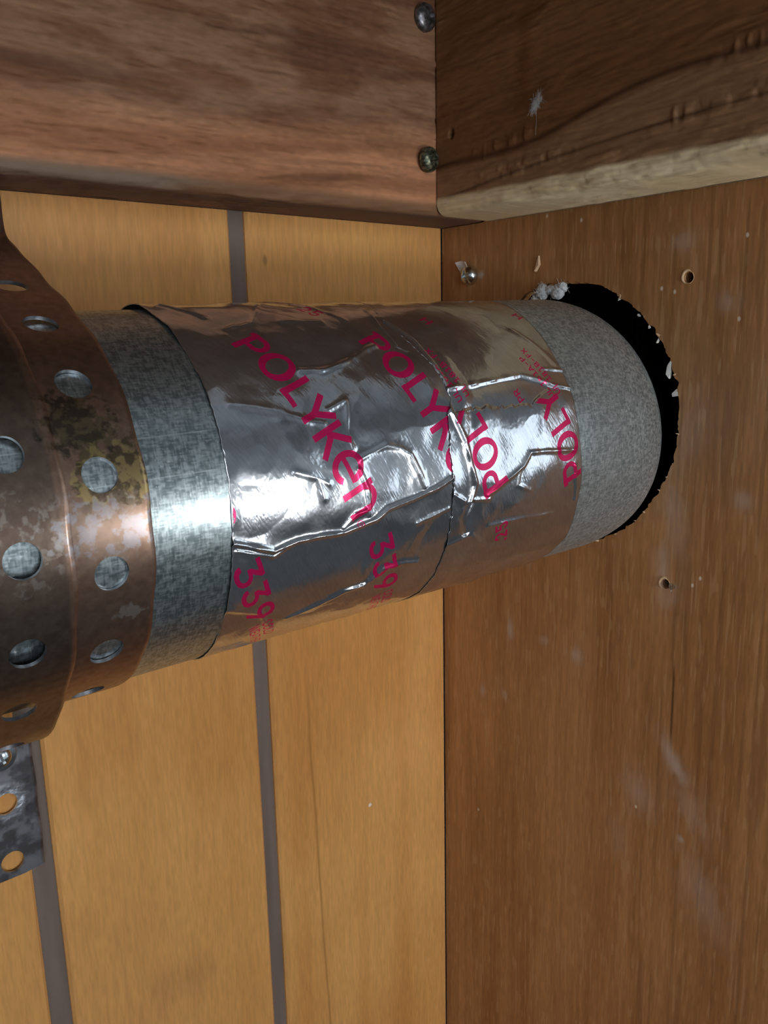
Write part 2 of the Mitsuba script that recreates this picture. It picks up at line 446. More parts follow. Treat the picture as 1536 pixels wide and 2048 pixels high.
add('wall_right', m, 'mat_plywood', kind='structure', label='scuffed brown plywood wall with a round sawn hole that the pipe runs through')
# pale torn rims of the screw holes: a raised ring, higher on one side
for (a, b) in SMALL:
    u = np.linspace(0, 2 * np.pi, 33)[:-1]; v = np.linspace(0, 1, 7)
    U, V = np.meshgrid(u, v, indexing='ij')
    lift = 0.0011 * np.sin(np.pi * V) * (0.45 + 0.55 * np.clip(np.cos(U - 0.5), 0, 1)) * (0.8 + 0.4 * meshkit.noise(np.stack([np.cos(U) * 3, np.sin(U) * 3, U * 0], -1), 2))
    rr = 0.0018 + 0.0014 * V * np.clip(0.15 + np.cos(U - 0.35), 0.12, 1)
    P = np.stack([-lift + 0.0006 * (1 - V), a + rr * np.cos(U), b + rr * 1.12 * np.sin(U)], -1)
    add('wall_right__torn_rim', grid(P.transpose(1, 0, 2).copy(), True), 'mat_splinter', True, label='pale torn rim of an empty screw hole')
# splinters and white chips along the sawn edge
for k in range(20):
    t = math.radians(-62 + k * 8.5 + rng.uniform(-4, 4)) + math.pi                 # from the lower right round to the upper left as seen
    cy, cz = HY + (HR - 0.0002) * math.cos(t), HZ + (HR - 0.0002) * math.sin(t)
    l, w = rng.uniform(.0006, .0019), rng.uniform(.0002, .0005)
    pts = []
    d = np.array([0, -math.cos(t), -math.sin(t)]) * 0.6 + np.array([-0.5, rng.uniform(-.4, .4), rng.uniform(-.8, .8)])
    d /= np.linalg.norm(d)
    sd = np.cross(d, [1, 0.2, 0.1]); sd /= np.linalg.norm(sd)
    c0 = np.array([0.0004, cy, cz]) + 0.0007 * np.array([0, math.cos(t), math.sin(t)])
    for q in ((-w, -w), (w, -w), (w, w), (-w, w)):
        pts.append(c0 + sd * q[0] + np.cross(d, sd) * q[1])
    pts += [c0 + d * l + sd * w * 0.3, c0 + d * l * 0.8 - sd * w * 0.4]
    add('wall_right__splinter', hull(pts), 'mat_splinter')

for nm, bnd, mt in (('wall_end', (XL - .02, XL, YB, 0.02, ZF, ZR), 'mat_room'), ('wall_side', (XR, XR + .02, YB, 0.02, ZF, ZR), 'mat_room'),
                    ('wall_return', (0.005, XR, YP, YP + .02, ZF, ZC), 'mat_room'), ('floor', (XL, XR, YB, 0.02, ZF - .02, ZF), 'mat_floor'),
                    ('ceiling', (XL, XR, YC, 0.02, ZC, ZC + .02), 'mat_ceiling'), ('wall_fascia', (XL, XR, YC - .02, YC, ZC, ZR), 'mat_room'),
                    ('ceiling_room', (XL, XR, YB, YC, ZR, ZR + .02), 'mat_room')):
    add(nm, slab(*bnd), mt, kind='structure')
# the window wall and its lit window
WX0, WX1, WZ0, WZ1 = -1.08, -0.20, -0.50, 0.55
wall = sbox(XL, ZF, XR, ZR).difference(sbox(WX0, WZ0, WX1, WZ1))
m = trimesh.creation.extrude_polygon(wall, 0.02, engine='earcut'); m.apply_transform(np.array([[1, 0, 0, 0], [0, 0, -1, YB], [0, 1, 0, 0], [0, 0, 0, 1.0]]))
add('wall_front', m, 'mat_room', kind='structure')
fr = sbox(WX0 - .03, WZ0 - .03, WX1 + .03, WZ1 + .03).difference(sbox(WX0 + .015, WZ0 + .015, WX1 - .015, WZ1 - .015)).union(sbox(-0.65, WZ0, -0.63, WZ1))
m = trimesh.creation.extrude_polygon(fr, 0.015, engine='earcut'); m.apply_transform(np.array([[1, 0, 0, 0], [0, 0, -1, YB + .016], [0, 1, 0, 0], [0, 0, 0, 1.0]]))
add('window_1', m, 'mat_frame', kind='structure')
pane = trimesh.Trimesh([[WX0, YB - .004, WZ0], [WX1, YB - .004, WZ0], [WX1, YB - .004, WZ1], [WX0, YB - .004, WZ1]], [[0, 2, 1], [0, 3, 2]])
add('window_1__pane', pane, 'mat_frame', emitter={'type': 'area', 'radiance': {'type': 'rgb', 'value': WINDOW_LIGHT}})

SY0, SY1, SZ0, SZ1 = -1.50, -0.40, -0.40, 0.42
fr = sbox(SY0 - .03, SZ0 - .03, SY1 + .03, SZ1 + .03).difference(sbox(SY0, SZ0, SY1, SZ1)).union(sbox(-0.96, SZ0, -0.94, SZ1))
m = trimesh.creation.extrude_polygon(fr, 0.015, engine='earcut'); m.apply_transform(M); m.apply_translation([XR - .0155, 0, 0])
add('window_2', m, 'mat_frame', kind='structure')
pane = trimesh.Trimesh([[XR - .004, SY0, SZ0], [XR - .004, SY1, SZ0], [XR - .004, SY1, SZ1], [XR - .004, SY0, SZ1]], [[0, 2, 1], [0, 3, 2]])
add('window_2__pane', pane, 'mat_frame', emitter={'type': 'area', 'radiance': {'type': 'rgb', 'value': SIDE_LIGHT}})
# the hand lamp: housing, lens ring and the glowing lens
tag('hand_lamp', 'round hand lamp shining at the pipe from in front of the cupboard', 'lamp')
LZ = np.array(LAMP_TO) - np.array(LAMP_AT)
body = lathe([(0, -.16), (.012, -.16), (.014, -.155), (.014, -.06), (.020, -.045), (LAMP_R + .006, -.012), (LAMP_R + .006, .004), (LAMP_R + .001, .004), (LAMP_R + .001, -.002), (0, -.002)], 48)
add('hand_lamp__housing', put(body, LAMP_AT, LZ), 'mat_dark', 30)
lens = trimesh.creation.cylinder(LAMP_R, 0.001, sections=48)
add('hand_lamp__lens', put(lens, LAMP_AT, LZ), 'mat_frame', emitter={'type': 'area', 'radiance': {'type': 'rgb', 'value': LAMP_LIGHT}})

# ------------------------------------------------------------------ the two timber rails
RZ0, RZ1, CH = 0.0898, 0.1795, 0.0052


def rail(a0, a1, depth, fine0, fine1, kindx, seed):
    """A rail of the depth given, along x (kindx) or y, from a0 to a1; its room-side lower edge rounded, its faces uneven."""
    prof = [(0.0, RZ0)] + [(-t, RZ0) for t in np.linspace(0, depth - CH, 14)[1:]]
    prof += [(-(depth - CH) - CH * math.sin(t), RZ0 + CH - CH * math.cos(t)) for t in np.linspace(0, math.pi / 2, 9)[1:]]
    prof += [(-depth, z) for z in np.linspace(RZ0 + CH, RZ1, 170)[1:]] + [(0.0, RZ1)]
    prof = np.array(prof)
    fine = np.arange(fine0, fine1 + 1e-9, 0.00055)
    aa = np.unique(np.concatenate([np.linspace(a0, fine0, 40), fine, np.linspace(fine1, a1, 10)]).round(6))
    ia = np.arange(len(prof)); nrm = np.gradient(prof, axis=0); nrm = np.stack([-nrm[:, 1], nrm[:, 0]], 1); nrm /= np.linalg.norm(nrm, axis=1)[:, None]
    if nrm[30, 0] > 0: nrm = -nrm
    X, K = np.meshgrid(aa, ia, indexing='ij')
    D, Z = prof[K, 0], prof[K, 1]
    q = np.stack([X * 90, Z * 480, D * 480], -1)
    tear = meshkit.fbm(q, 4, seed)
    zone = np.clip((meshkit.fbm(np.stack([X * 16, (Z + (0.11 * X if not kindx else -0.05 * X)) * 130, D * 0], -1), 3, seed + 9) - 0.5) * 7, 0, 1)
    h = (tear - 0.5) * 0.0034 * zone + (meshkit.fbm(np.stack([X * 25, Z * 60, D * 60], -1), 3, seed + 4) - 0.5) * 0.0006
    if not kindx:
        for (z0, sl, q0, p0, p1) in ((0.1078, 0.115, 0.0, -0.085, -0.050), (0.0985, 0.125, 0.42, -0.105, -0.050), (0.1078, 0.112, 0.0, -0.19, -0.150), (0.0985, 0.125, 0.42, -0.19, -0.125)):
            dl = Z - (z0 + sl * (-X - 0.042) - (q0 and 0.0016) - q0 * np.maximum(-X - 0.055, 0) ** 2) - 0.0012
            pt = np.exp(-(dl / 0.0022) ** 2) * np.clip((X - p0) / 0.006, 0, 1) * np.clip((p1 - X) / 0.006, 0, 1)
            h += pt * np.maximum(meshkit.noise(np.stack([X * 520, Z * 260, D * 0], -1), seed + 2) - 0.42, 0) * 0.0022 * (D < -depth + 1e-5)
    if not kindx: h -= 0.0045 * np.exp(-(((X + 0.0392) / 0.0011) ** 2 + ((Z - 0.1204) / 0.0016) ** 2) ** 2)      # an old nail hole
    edge = np.exp(-((np.hypot(D + depth, Z - RZ0)) / 0.004) ** 2)
    h += edge * (meshkit.fbm(np.stack([X * 60, Z * 100, D * 100], -1), 3, seed + 7) - 0.55) * 0.0020
    inside = ((ia > 1) & (ia < len(prof) - 2))[None, :] * ((aa > a0 + 1e-6) & (aa < a1 - 1e-6))[:, None]
    h = np.minimum(h, 0.0007) * inside
    D2, Z2 = D + h * nrm[K, 0], Z + h * nrm[K, 1]
    P = np.stack([X, D2, Z2], -1) if kindx else np.stack([D2, X, Z2], -1)
    v, qd = grid(P, True)
    nv = len(prof); c0, c1 = len(v), len(v) + 1
    v = np.vstack([v, P[0].mean(0), P[-1].mean(0)])
    f = np.vstack([qd[:, [0, 1, 2]], qd[:, [0, 2, 3]]])
    j = np.arange(nv); k = (j + 1) % nv; last = (len(aa) - 1) * nv
    f = np.vstack([f, np.stack([np.full(nv, c0), j, k], 1), np.stack([np.full(nv, c1), last + k, last + j], 1)])
    m = trimesh.Trimesh(v, f, process=False)
    if m.volume < 0: m.invert()
    return m


add('timber_rail', rail(XL, -0.0002, 0.0300, -0.27, -0.02, True, 11), 'mat_rail_left', True,
    label='rough reddish-brown timber rail along the top of the board wall', cat='timber rail')
add('timber_rail', rail(YP, -0.0305, 0.0330, -0.19, -0.0305, False, 23), 'mat_rail_right', True,
    label='dark brown timber rail with a pale bare bottom edge, above the plywood with the hole', cat='timber rail')

# ------------------------------------------------------------------ the pipe
n = 200
th = np.linspace(0, 2 * np.pi, n + 1)[:-1]
ss = np.concatenate([[-0.95], np.linspace(-0.30, -0.024, 50)])
q = np.linspace(0, 1, 14)[1:]
prof_s = np.concatenate([ss, -0.016 - 0.008 + 0.0195 * np.sin(q * math.pi / 2) ** 1.0]); prof_r = np.concatenate([np.full(len(ss), R), R - 0.0075 * (1 - np.cos(q * math.pi / 2))])
back_s = prof_s[::-1] - 0.0004 * (prof_s[::-1] > -0.03); back_r = prof_r[::-1] - 0.0009
ps, pr = np.concatenate([prof_s, back_s]), np.concatenate([prof_r, back_r])
S, TH = np.meshgrid(ps, th, indexing='ij')
tilt = np.clip((S + 0.04) / 0.03, 0, 1) * (-0.0040 * np.sin(TH) + 0.0006)          # the rolled end is not quite square
m = tri(grid(np.concatenate([cyl(S + tilt, TH, np.broadcast_to(pr[:, None], S.shape)), cyl(S[:1], TH[:1], np.full((1, n), R))], 0), True))
if m.volume < 0: m.invert()
tag('vent_pipe', 'round galvanised metal vent pipe wrapped in foil tape, running into the sawn hole', 'pipe')
add('vent_pipe__tube', m, 'mat_zinc', True)

# creases of the foil, (mm along the pipe, degrees round it), with crest height and half-width in mm
CR1 = [([(-157.9, 40.0), (-152.0, 39.1), (-146.2, 40.4), (-140.6, 42.3), (-133.6, 46.0), (-129.7, 47.3)], .75, 1.3),
       ([(-181.3, 30.9), (-173.8, 29.0), (-168.6, 26.8), (-162.0, 23.8), (-156.3, 22.3)], .35, 1.4),
       ([(-154.0, 26.3), (-147.9, 28.5)], .4, 1.1), ([(-147.4, 28.5), (-149.8, 18.3), (-148.9, 13.6)], .3, .8),
       ([(-168.2, 9.3), (-161.5, 6.5), (-158.6, 4.5)], .35, 1.2), ([(-161.5, 6.5), (-160.1, 0.3)], .35, 1.2),
       ([(-187.0, -7.5), (-175.6, -12.5), (-168.7, -11.0), (-161.4, -10.9), (-153.8, -11.6), (-148.1, -10.2), (-143.4, -9.1), (-139.5, -6.6), (-130.4, -5.2), (-122.4, -3.3), (-116.0, -0.9)], .95, .75),
       ([(-186.2, -10.0), (-175.6, -14.2), (-170.3, -11.9)], .55, .6), ([(-153.9, -10.0), (-150.3, -6.4), (-146.9, -5.8)], .7, .7),
       ([(-148.2, 7.0), (-146.1, 0.8), (-145.5, -7.3)], .6, .7),
       ([(-147.4, 10.1), (-143.3, 11.5), (-138.1, 12.9), (-133.7, 11.7), (-130.2, 9.0), (-127.9, 3.8), (-125.6, -2.1)], .45, 1.1),
       ([(-140.7, -33.8), (-137.1, -29.5), (-129.9, -29.2), (-124.0, -30.6)], .7, 1.1), ([(-155.5, -23.1), (-148.6, -32.9), (-143.6, -33.7)], -.7, 1.6),
       ([(-165.7, -43.5), (-157.1, -40.4), (-148.9, -36.4), (-141.6, -35.4)], .55, .9),
       ([(-182.3, 80.6), (-178.1, 75.0), (-174.6, 69.3)], .8, .9), ([(-151.8, 79.7), (-162.5, 63.1), (-171.4, 60.7)], .5, 1.2), ([(-153.1, 63.4), (-140.6, 62.4)], .5, 1.2),
       ([(-119.3, 72.6), (-121.4, 58.2), (-121.1, 47.3), (-118.7, 44.8)], .4, .5), ([(-150, 100), (-140, 84), (-132, 62)], .5, 1.0),
       ([(-128, -14), (-121, -12.5), (-116, -11.5)], .35, .8), ([(-187, -30), (-176, -36), (-168, -52)], .3, 1.0)]
CR2 = [([(-111, 28.6), (-101.0, 29.2), (-87.3, 30.4), (-78.9, 31.1), (-72.5, 28.9), (-66.0, 25.9), (-58.0, 23.7)], .75, .75), ([(-66.8, 32.7), (-58.5, 31.3)], .6, .7),
       ([(-113.0, 22.1), (-109.9, 11.1), (-108.2, 3.3), (-106.3, -4.7), (-107.8, -10.2)], 1.0, .75), ([(-107.1, -10.9), (-108.9, -16.1), (-106.7, -22.3)], -.9, .9),
       ([(-100.6, -9.2), (-85.5, -1.2), (-82.4, 3.0), (-75.7, 2.6), (-60.9, 1.0)], .5, .8), ([(-106.8, -9.8), (-99.8, -10.6)], .5, .6),
       ([(-97.7, -21.7), (-83.1, -21.7), (-66.9, -23.1)], .35, .9), ([(-60.6, -4.8), (-59.2, -10.8), (-57.1, -19.5)], .45, .5),
       ([(-116.3, -5.5), (-109.9, -9.8)], .4, .7), ([(-87.0, -2.5), (-87.7, -7.8), (-81.5, -10.8)], .25, .7), ([(-114, -26), (-104, -24), (-97, -30)], .45, 1.2),
       ([(-118, 61), (-113.5, 50), (-112, 40), (-110.8, 30)], .35, .5), ([(-70, 52), (-63, 40), (-60, 34)], .3, 1.4)]
SEAM = np.array([(-120.0, 19.7), (-104.1, 21.1), (-91.3, 20.4), (-78.6, 19.4), (-70.2, 24.0), (-50.0, 21.0)])


def ridges(s, th, creases):
    """Height in metres of all the creases at s (m), th (rad)."""
    u, v = s * 1000, th * R * 1000
    h = np.zeros(u.shape)
    for pts, hh, w in creases:
        p = np.array(pts, float); p[:, 1] = np.radians(p[:, 1]) * R * 1000
        sel = (u > p[:, 0].min() - 6) & (u < p[:, 0].max() + 6) & (v > p[:, 1].min() - 6) & (v < p[:, 1].max() + 6)
        if not sel.any(): continue
        uu, vv = u[sel], v[sel]; best = np.full(uu.shape, 99.0)
        for a, b in zip(p[:-1], p[1:]):
            d = b - a; t = np.clip(((uu - a[0]) * d[0] + (vv - a[1]) * d[1]) / (d @ d), 0, 1)
            best = np.minimum(best, np.hypot(uu - a[0] - t * d[0], vv - a[1] - t * d[1]))
        wob = 0.7 + 0.6 * meshkit.noise(np.stack([uu * 0.35, vv * 0.35, uu * 0], -1), 3)
        add_h = hh * wob / (1 + (best / w) ** 2) ** 1.5
        h[sel] = np.where(np.abs(add_h) > np.abs(h[sel]), add_h, h[sel])
    return h / 1000


def wave(s, th, seed, amp):
    v = th * R
    z = np.zeros_like(s)
    w = meshkit.fbm(np.stack([s * 60, v * 60, z], -1), 3, seed) - 0.5
    c = np.abs(meshkit.fbm(np.stack([s * 45 + 9, v * 45, z], -1), 3, seed + 5) - 0.5)     # sharp valleys between flat facets
    f = np.abs(meshkit.fbm(np.stack([s * 170 + 3, v * 170, z], -1), 2, seed + 8) - 0.5)
    g = np.clip((meshkit.noise(np.stack([s * 40, v * 40, z], -1), seed + 3) - 0.4) * 2.5, 0, 1)
    return amp * w + amp * 1.1 * (0.12 - c) - amp * 0.22 * f * g


def edge1(th):                 # left edge of the first strip, m
    return -0.1870 + 0.0005 * np.sin(th * 3.1) + 0.0003 * (meshkit.noise(np.stack([th * 40, th * 0, th * 0], -1), 4) - 0.5)


def edge2(th):                 # left edge of the second strip
    d = np.degrees(th)
    base = np.interp(d, [-180, -40, -22, -10, 8, 20, 25, 33, 41, 53, 63, 86, 180], [-.112, -.1125, -.114, -.1146, -.1158, -.1140, -.1110, -.1116, -.1136, -.1168, -.1182, -.1118, -.112])
    return base + 0.0005 * (meshkit.noise(np.stack([th * 60, th * 0, th * 0], -1), 8) - 0.5)


def edge3(th):                 # right edge of the second strip
    return np.interp(np.degrees(th), [-180, -40, -22, -11, 0, 14, 41, 55, 72, 180], [-.050, -.0512, -.0550, -.0562, -.0577, -.0586, -.0587, -.0584, -.056, -.055])


def H1(s, th):
    d = np.degrees(th)
    h = 0.00035 + ridges(s, th, CR1) + wave(s, th, 21, 0.0013)
    # the loose corner and slack on top
    h += 0.0012 * np.exp(-((d - 84) / 13) ** 2) * np.clip(1 - (s + 0.187) / 0.075, 0, 1) ** 0.8
    h += 0.0008 * np.exp(-((d - 60) / 6) ** 2) * np.exp(-((s + 0.187) / 0.006) ** 2)
    dent = 0.0010 * np.exp(-((s + 0.165) / 0.010) ** 2 - ((d + 27) / 11) ** 2)
    return np.maximum(h - dent, 0.00012)


def H2(s, th):
    y = np.interp(s * 1000, SEAM[:, 0], SEAM[:, 1])
    y = y + 1.2 * (meshkit.noise(np.stack([s * 900, s * 0, s * 0], -1), 6) - 0.5)
    under = 0.00034 / (1 + np.exp((np.degrees(th) - y) / 0.16))                # the tape's loose end lies on top below the seam
    base = 0.00030 + ridges(s, th, CR2) + wave(s, th, 45, 0.0008)
    lap = np.clip((edge2(th) + 0.0100 - s) / 0.0050, 0, 1)                     # it laps over the first strip and takes on its shape there
    lap = lap * lap * (3 - 2 * lap)
    return np.maximum(base * (1 - lap) + lap * (H1(s, th) + 0.00013 + ridges(s, th, CR2)) + under, 0.00015)


def strip(e0, e1, H, ns):
    t = np.concatenate([np.linspace(-math.pi, math.radians(-72), 90)[:-1], np.linspace(math.radians(-72), math.radians(100), 560)[:-1], np.linspace(math.radians(100), math.pi, 80)])
    f = np.linspace(0, 1, ns)
    Fm, TT = np.meshgrid(f, t, indexing='ij')
    S = e0(TT) + Fm * (e1(TT) - e0(TT))
    h = H(S, TT)
    h = np.where((TT > 3.1) | (TT < -3.1), 0.0006, h)
    P = cyl(S, TT, R + h)
    # a turned-down rim so that the sheet has an edge
    lo = cyl(S[:1], TT[:1], R + np.maximum(h[:1] - 0.00025, 0.00002)); hi = cyl(S[-1:], TT[-1:], R + np.maximum(h[-1:] - 0.0003, 0.00002))
    return tri(grid(np.concatenate([lo, P, hi], 0)))


def face_out(m):
    """Turns a sheet on the pipe so that its faces look away from the axis."""
    c = m.triangles_center - A; c -= np.outer(c @ AX, AX)
    if (np.einsum('ij,ij->i', c, m.face_normals)).mean() < 0: m.invert()
    return m


t1 = add('vent_pipe__foil_tape', face_out(strip(edge1, lambda th: edge2(th) + 0.0028, H1, 230)), 'mat_foil', True,
         label='wide crinkled silver foil tape with magenta lettering, nearer the copper strap')
t2 = add('vent_pipe__foil_tape', face_out(strip(edge2, edge3, H2, 190)), 'mat_foil', True,
         label='crinkled silver foil tape with upside-down magenta lettering, nearer the sawn hole')

# ------------------------------------------------------------------ lettering on the tape


def stroke(pts, w, cap=2):
    return LineString(pts).buffer(w / 2, cap_style=cap, join_style=2 if cap == 2 else 1, quad_segs=8)


def arc(cx, cy, rx, ry, a0, a1, n=24):
    t = np.radians(np.linspace(a0, a1, n))
    return list(zip(cx + rx * np.cos(t), cy + ry * np.sin(t)))


W_ = 0.175
GL = {
    'P': ([stroke([(.12, 0), (.12, 1)], W_), stroke([(-.06, .90), (.36, .90)] + arc(.38, .66, .24, .24, 90, -90) + [(.12, .42)], W_ * .92)], .74),
    'O': ([Polygon(arc(.46, .5, .46, .52, 0, 360, 60)).difference(Polygon(arc(.46, .5, .25, .36, 0, 360, 60)))], 1.00),
    'L': ([stroke([(.12, 1), (.12, 0)], W_), stroke([(.02, .09), (.58, .09)], W_ * .9)], .62),
    'Y': ([stroke([(.03, 1), (.36, .46)], W_), stroke([(.70, 1), (.36, .46)], W_), stroke([(.36, .55), (.36, 0)], W_)], .76),
    'K': ([stroke([(.12, 0), (.12, 1)], W_), stroke([(.66, 1), (.18, .46)], W_), stroke([(.26, .56), (.70, 0)], W_)], .76),
    'E': ([stroke(arc(.44, .5, .35, .41, 318, 40 - 40, 2)[:0] + arc(.44, .5, .35, .41, -48, -360, 50), W_), stroke([(.10, .5), (.86, .5)], W_ * .8)], .96),
    'N': ([stroke([(.12, 0), (.12, 1)], W_), stroke([(.12, .52)] + arc(.42, .58, .30, .33, 180, 0) + [(.72, 0)], W_)], .90),
}


def word_brand(length):
    x, out = 0.0, []
    for ch in 'POLYKEN':
        g, adv = GL[ch]
        out.append(affinity.translate(unary_union(g), x, 0)); x += adv
    k = length / (x - .1)
    return affinity.scale(unary_union(out), k, k, origin=(0, 0)), k


def tri2d(poly):
    v, f = [], []
    for g in getattr(poly, 'geoms', [poly]):
        a, b = trimesh.creation.triangulate_polygon(g, engine='earcut')
        f.append(np.array(b) + sum(len(q) for q in v)); v.append(np.array(a))
    return np.vstack(v), np.vstack(f)


def text2d(text, height, bold=False):
    m = meshkit.text_mesh(text, height, 0.001, bold)
    keep = m.face_normals[:, 2] > 0.5
    m = trimesh.Trimesh(m.vertices, m.faces[keep], process=True)
    return np.array(m.vertices[:, :2]), np.array(m.faces)


def print_on(tape, vf, start, deg0, flip, H, lim, narrow=1.0, slant=22.0, below_seam=False):
    """Lays flat lettering (metres; x along the line, y up) on a strip, its origin at (start mm, deg0); flip turns it by half a turn."""
    v, f = vf
    v3 = np.column_stack([v[:, 0] * narrow, v[:, 1], v[:, 0] * 0])
    v3, f = trimesh.remesh.subdivide_to_size(v3, f, 0.0007)
    m = trimesh.Trimesh(v3, f); m.merge_vertices(); v3, f = np.array(m.vertices), np.array(m.faces)
    a = math.radians(slant); sg = -1 if flip else 1
    ds = sg * (math.sin(a) * v3[:, 0] + math.cos(a) * v3[:, 1]); da = sg * (-math.cos(a) * v3[:, 0] + math.sin(a) * v3[:, 1])
    s = start / 1000 + ds; th = math.radians(deg0) + da / R
    ok = (s[f] > lim[0](th[f])).all(1) & (s[f] < lim[1](th[f])).all(1)
    if below_seam: ok &= (np.degrees(th) < np.interp(s * 1000, SEAM[:, 0], SEAM[:, 1]))[f].all(1)
    f = f[ok]
    if len(f) == 0: return
    m = trimesh.Trimesh(cyl(s, th, R + H(s, th) + 0.00007), f, process=False); m.remove_unreferenced_vertices()
    add(tape + '__lettering', face_out(m), 'mat_ink', True, label='magenta printed lettering')


lim1 = (lambda th: edge1(th) + 0.0003, lambda th: edge2(th) + 0.0022)
lim2 = (lambda th: edge2(th) + 0.0004, lambda th: edge3(th) - 0.0003)
brand, K_ = word_brand(0.0590)
circ = Point(0, 0).buffer(.0011).difference(Point(0, 0).buffer(.00085))


def block(tape, s0, d0, flip, H, lim):
    """One run of the print: the word, the ring mark, the number and the two small words after it, from the foot of the word's first letter."""
    a = math.radians(22.0); sg = -1 if flip else 1

    def at(x, y):
        return s0 + sg * 1000 * (math.sin(a) * x + math.cos(a) * y), d0 + sg * math.degrees((-math.cos(a) * x + math.sin(a) * y) / R)
    print_on(tape, tri2d(brand), s0, d0, flip, H, lim, below_seam=flip)
    if flip: return
    q = at(.0612, .0022)
    reg = tri2d(circ)
    print_on(tape, reg, *q, flip, H, lim)
    r2 = text2d('R', .0010); r2 = (r2[0] - [.0004, .0005], r2[1])
    print_on(tape, r2, *q, flip, H, lim)
    print_on(tape, text2d('339', .0078, True), *at(.0685, .0032), flip, H, lim, 1.22)
    print_on(tape, text2d('COLD', .0030, True), *at(.0957, .0068), flip, H, lim, 0.95)
    print_on(tape, text2d('WEATHER', .0030, True), *at(.0957, .0028), flip, H, lim, 0.85)


block(t1, -173.6, 53.0, False, H1, lim1)
block(t1, -134.2, 50.5, False, H1, lim1)
block(t1, -216.4, 55.0, False, H1, lim1)
block(t2, -92.3, -5.6, True, H2, lim2)
block(t2, -55.0, -8.0, True, H2, lim2)
for (s0, d0) in ((-106.5, 24.0), (-67.0, 21.0)):
    print_on(t2, text2d('UL 181A-P', .0023, True), s0, d0, True, H2, lim2, 1.0)
    print_on(t2, text2d('UL 181B-FX', .0023, True), s0 + 3.6, d0 + 1.6, True, H2, lim2, 1.0)
print_on(t2, text2d('PR', .0026, True), -80.5, 21.5, True, H2, lim2)
print_on(t1, text2d('25', .0045, True), -142.5, 75.0, False, H1, lim1)
print_on(t2, text2d('H', .0040, True), -104.0, 62.0, False, H2, lim2)
print_on(t2, text2d('H', .0040, True), -63.0, 62.0, False, H2, lim2)
print_on(t2, text2d('.25', .0048, True), -86.0, -31.0, True, H2, lim2)

# ------------------------------------------------------------------ the perforated copper strap: two runs round the pipe, one tail on the wall
HOLE_D, BAND_W, THICK = 0.0080, 0.0216, 0.0010


def resample(pts, step=0.0008):
    p = np.array(pts, float); L = np.concatenate([[0], np.cumsum(np.linalg.norm(np.diff(p, axis=0), axis=1))])
    u = np.arange(0, L[-1], step)
    return u, np.stack([np.interp(u, L, p[:, k]) for k in range(p.shape[1])], 1)


def smooth_path(p, n):
    for _ in range(n):
        p = np.vstack([p[:1], (p[:-2] + 2 * p[1:-1] + p[2:]) / 4, p[-1:]])
    return p


def band(path, hole_u, width=BAND_W, thick=THICK, side=1, crook=None, end=None):
    """A strap along the path (x of its middle, y, z), holes at the lengths hole_u, thickness away from the pipe."""
    u, p = resample(path); p = smooth_path(p, 14)
    L = u[-1]
    poly = sbox(0, -width / 2, L, width / 2)
    if end is not None: poly = end(L, width)
    for h in hole_u(u, p) if callable(hole_u) else hole_u:
        if 0.006 < h < L - 0.004: poly = poly.difference(Point(h, 0).buffer(HOLE_D / 2, 16))
    lanes = [-1, -width / 2 + .0009, -.004, .004, width / 2 - .0014, width / 2 - .0007, 1]
    V, F = [], []
    for x in np.arange(0, L + 0.004, 0.0013):                                  # thin slices across, so that the sheet bends smoothly
        cs = [poly.intersection(sbox(x, a, x + 0.0013, b)) for a, b in zip(lanes[:-1], lanes[1:])]
        for g in [h for c in cs for h in getattr(c, 'geoms', [c])]:
            if g.geom_type != 'Polygon' or g.area < 1e-12: continue
            a, b = trimesh.creation.triangulate_polygon(g, engine='earcut')
            F.append(np.array(b) + sum(map(len, V))); V.append(np.array(a))
    flat = trimesh.Trimesh(np.column_stack([np.vstack(V), np.zeros(sum(map(len, V)))]), np.vstack(F), process=False)
    flat.merge_vertices(digits_vertex=7)
    flat.update_faces(flat.nondegenerate_faces()); flat.fix_normals()
    if flat.face_normals[:, 2].mean() < 0: flat.invert()
    t = np.gradient(p, axis=0); t[:, 0] = 0; t /= np.linalg.norm(t, axis=1)[:, None]
    nrm = np.stack([t[:, 0], t[:, 2], -t[:, 1]], 1) * side

    def wrap(v):
        c = np.stack([np.interp(v[:, 0], u, p[:, k]) for k in range(3)], 1)
        nn = np.stack([np.interp(v[:, 0], u, nrm[:, k]) for k in range(3)], 1); nn /= np.linalg.norm(nn, axis=1)[:, None]
        edge = np.clip((np.abs(v[:, 1]) - width / 2 + .0014) / .0014, 0, 1) ** 2 * -.00055          # the cut edges are rolled over
        out = c + nn * (v[:, 2] + edge)[:, None] + v[:, 1][:, None] * np.array([1.0, 0, 0])
        out[:, 0] += 0.0002 * np.sin(v[:, 0] * 310)
        return out
    top = np.array(flat.vertices) + [0, 0, thick]; nf = len(top)
    faces = np.vstack([flat.faces, flat.faces[:, ::-1] + nf])
    sheet = trimesh.Trimesh(wrap(np.vstack([top, flat.vertices])), faces, process=False)
    V, F = [], []
    for ring in [poly.exterior, *poly.interiors]:
        r = np.array(ring.segmentize(0.0012).coords)
        k = sum(map(len, V)); nr = len(r); i = np.arange(nr - 1)
        V += [np.column_stack([r, np.full(nr, thick)]), np.column_stack([r, np.zeros(nr)])]
        F += [np.stack([k + i, k + nr + i, k + nr + i + 1], 1), np.stack([k + i, k + nr + i + 1, k + i + 1], 1)]
    rim = trimesh.Trimesh(wrap(np.vstack(V)), np.vstack(F), process=False)
    if wrap(np.array([[L / 2, 0, .001]]))[0] @ [0, 0, 0] > 1: sheet.invert()
    return sheet, rim


def around(x, rad, d0, d1, n=90):
    t = np.radians(np.linspace(d0, d1, n))
    ax = A + AX * (x / AX[0])
    return [(x, ax[1] - rad * math.cos(a), ax[2] + rad * math.sin(a)) for a in t]


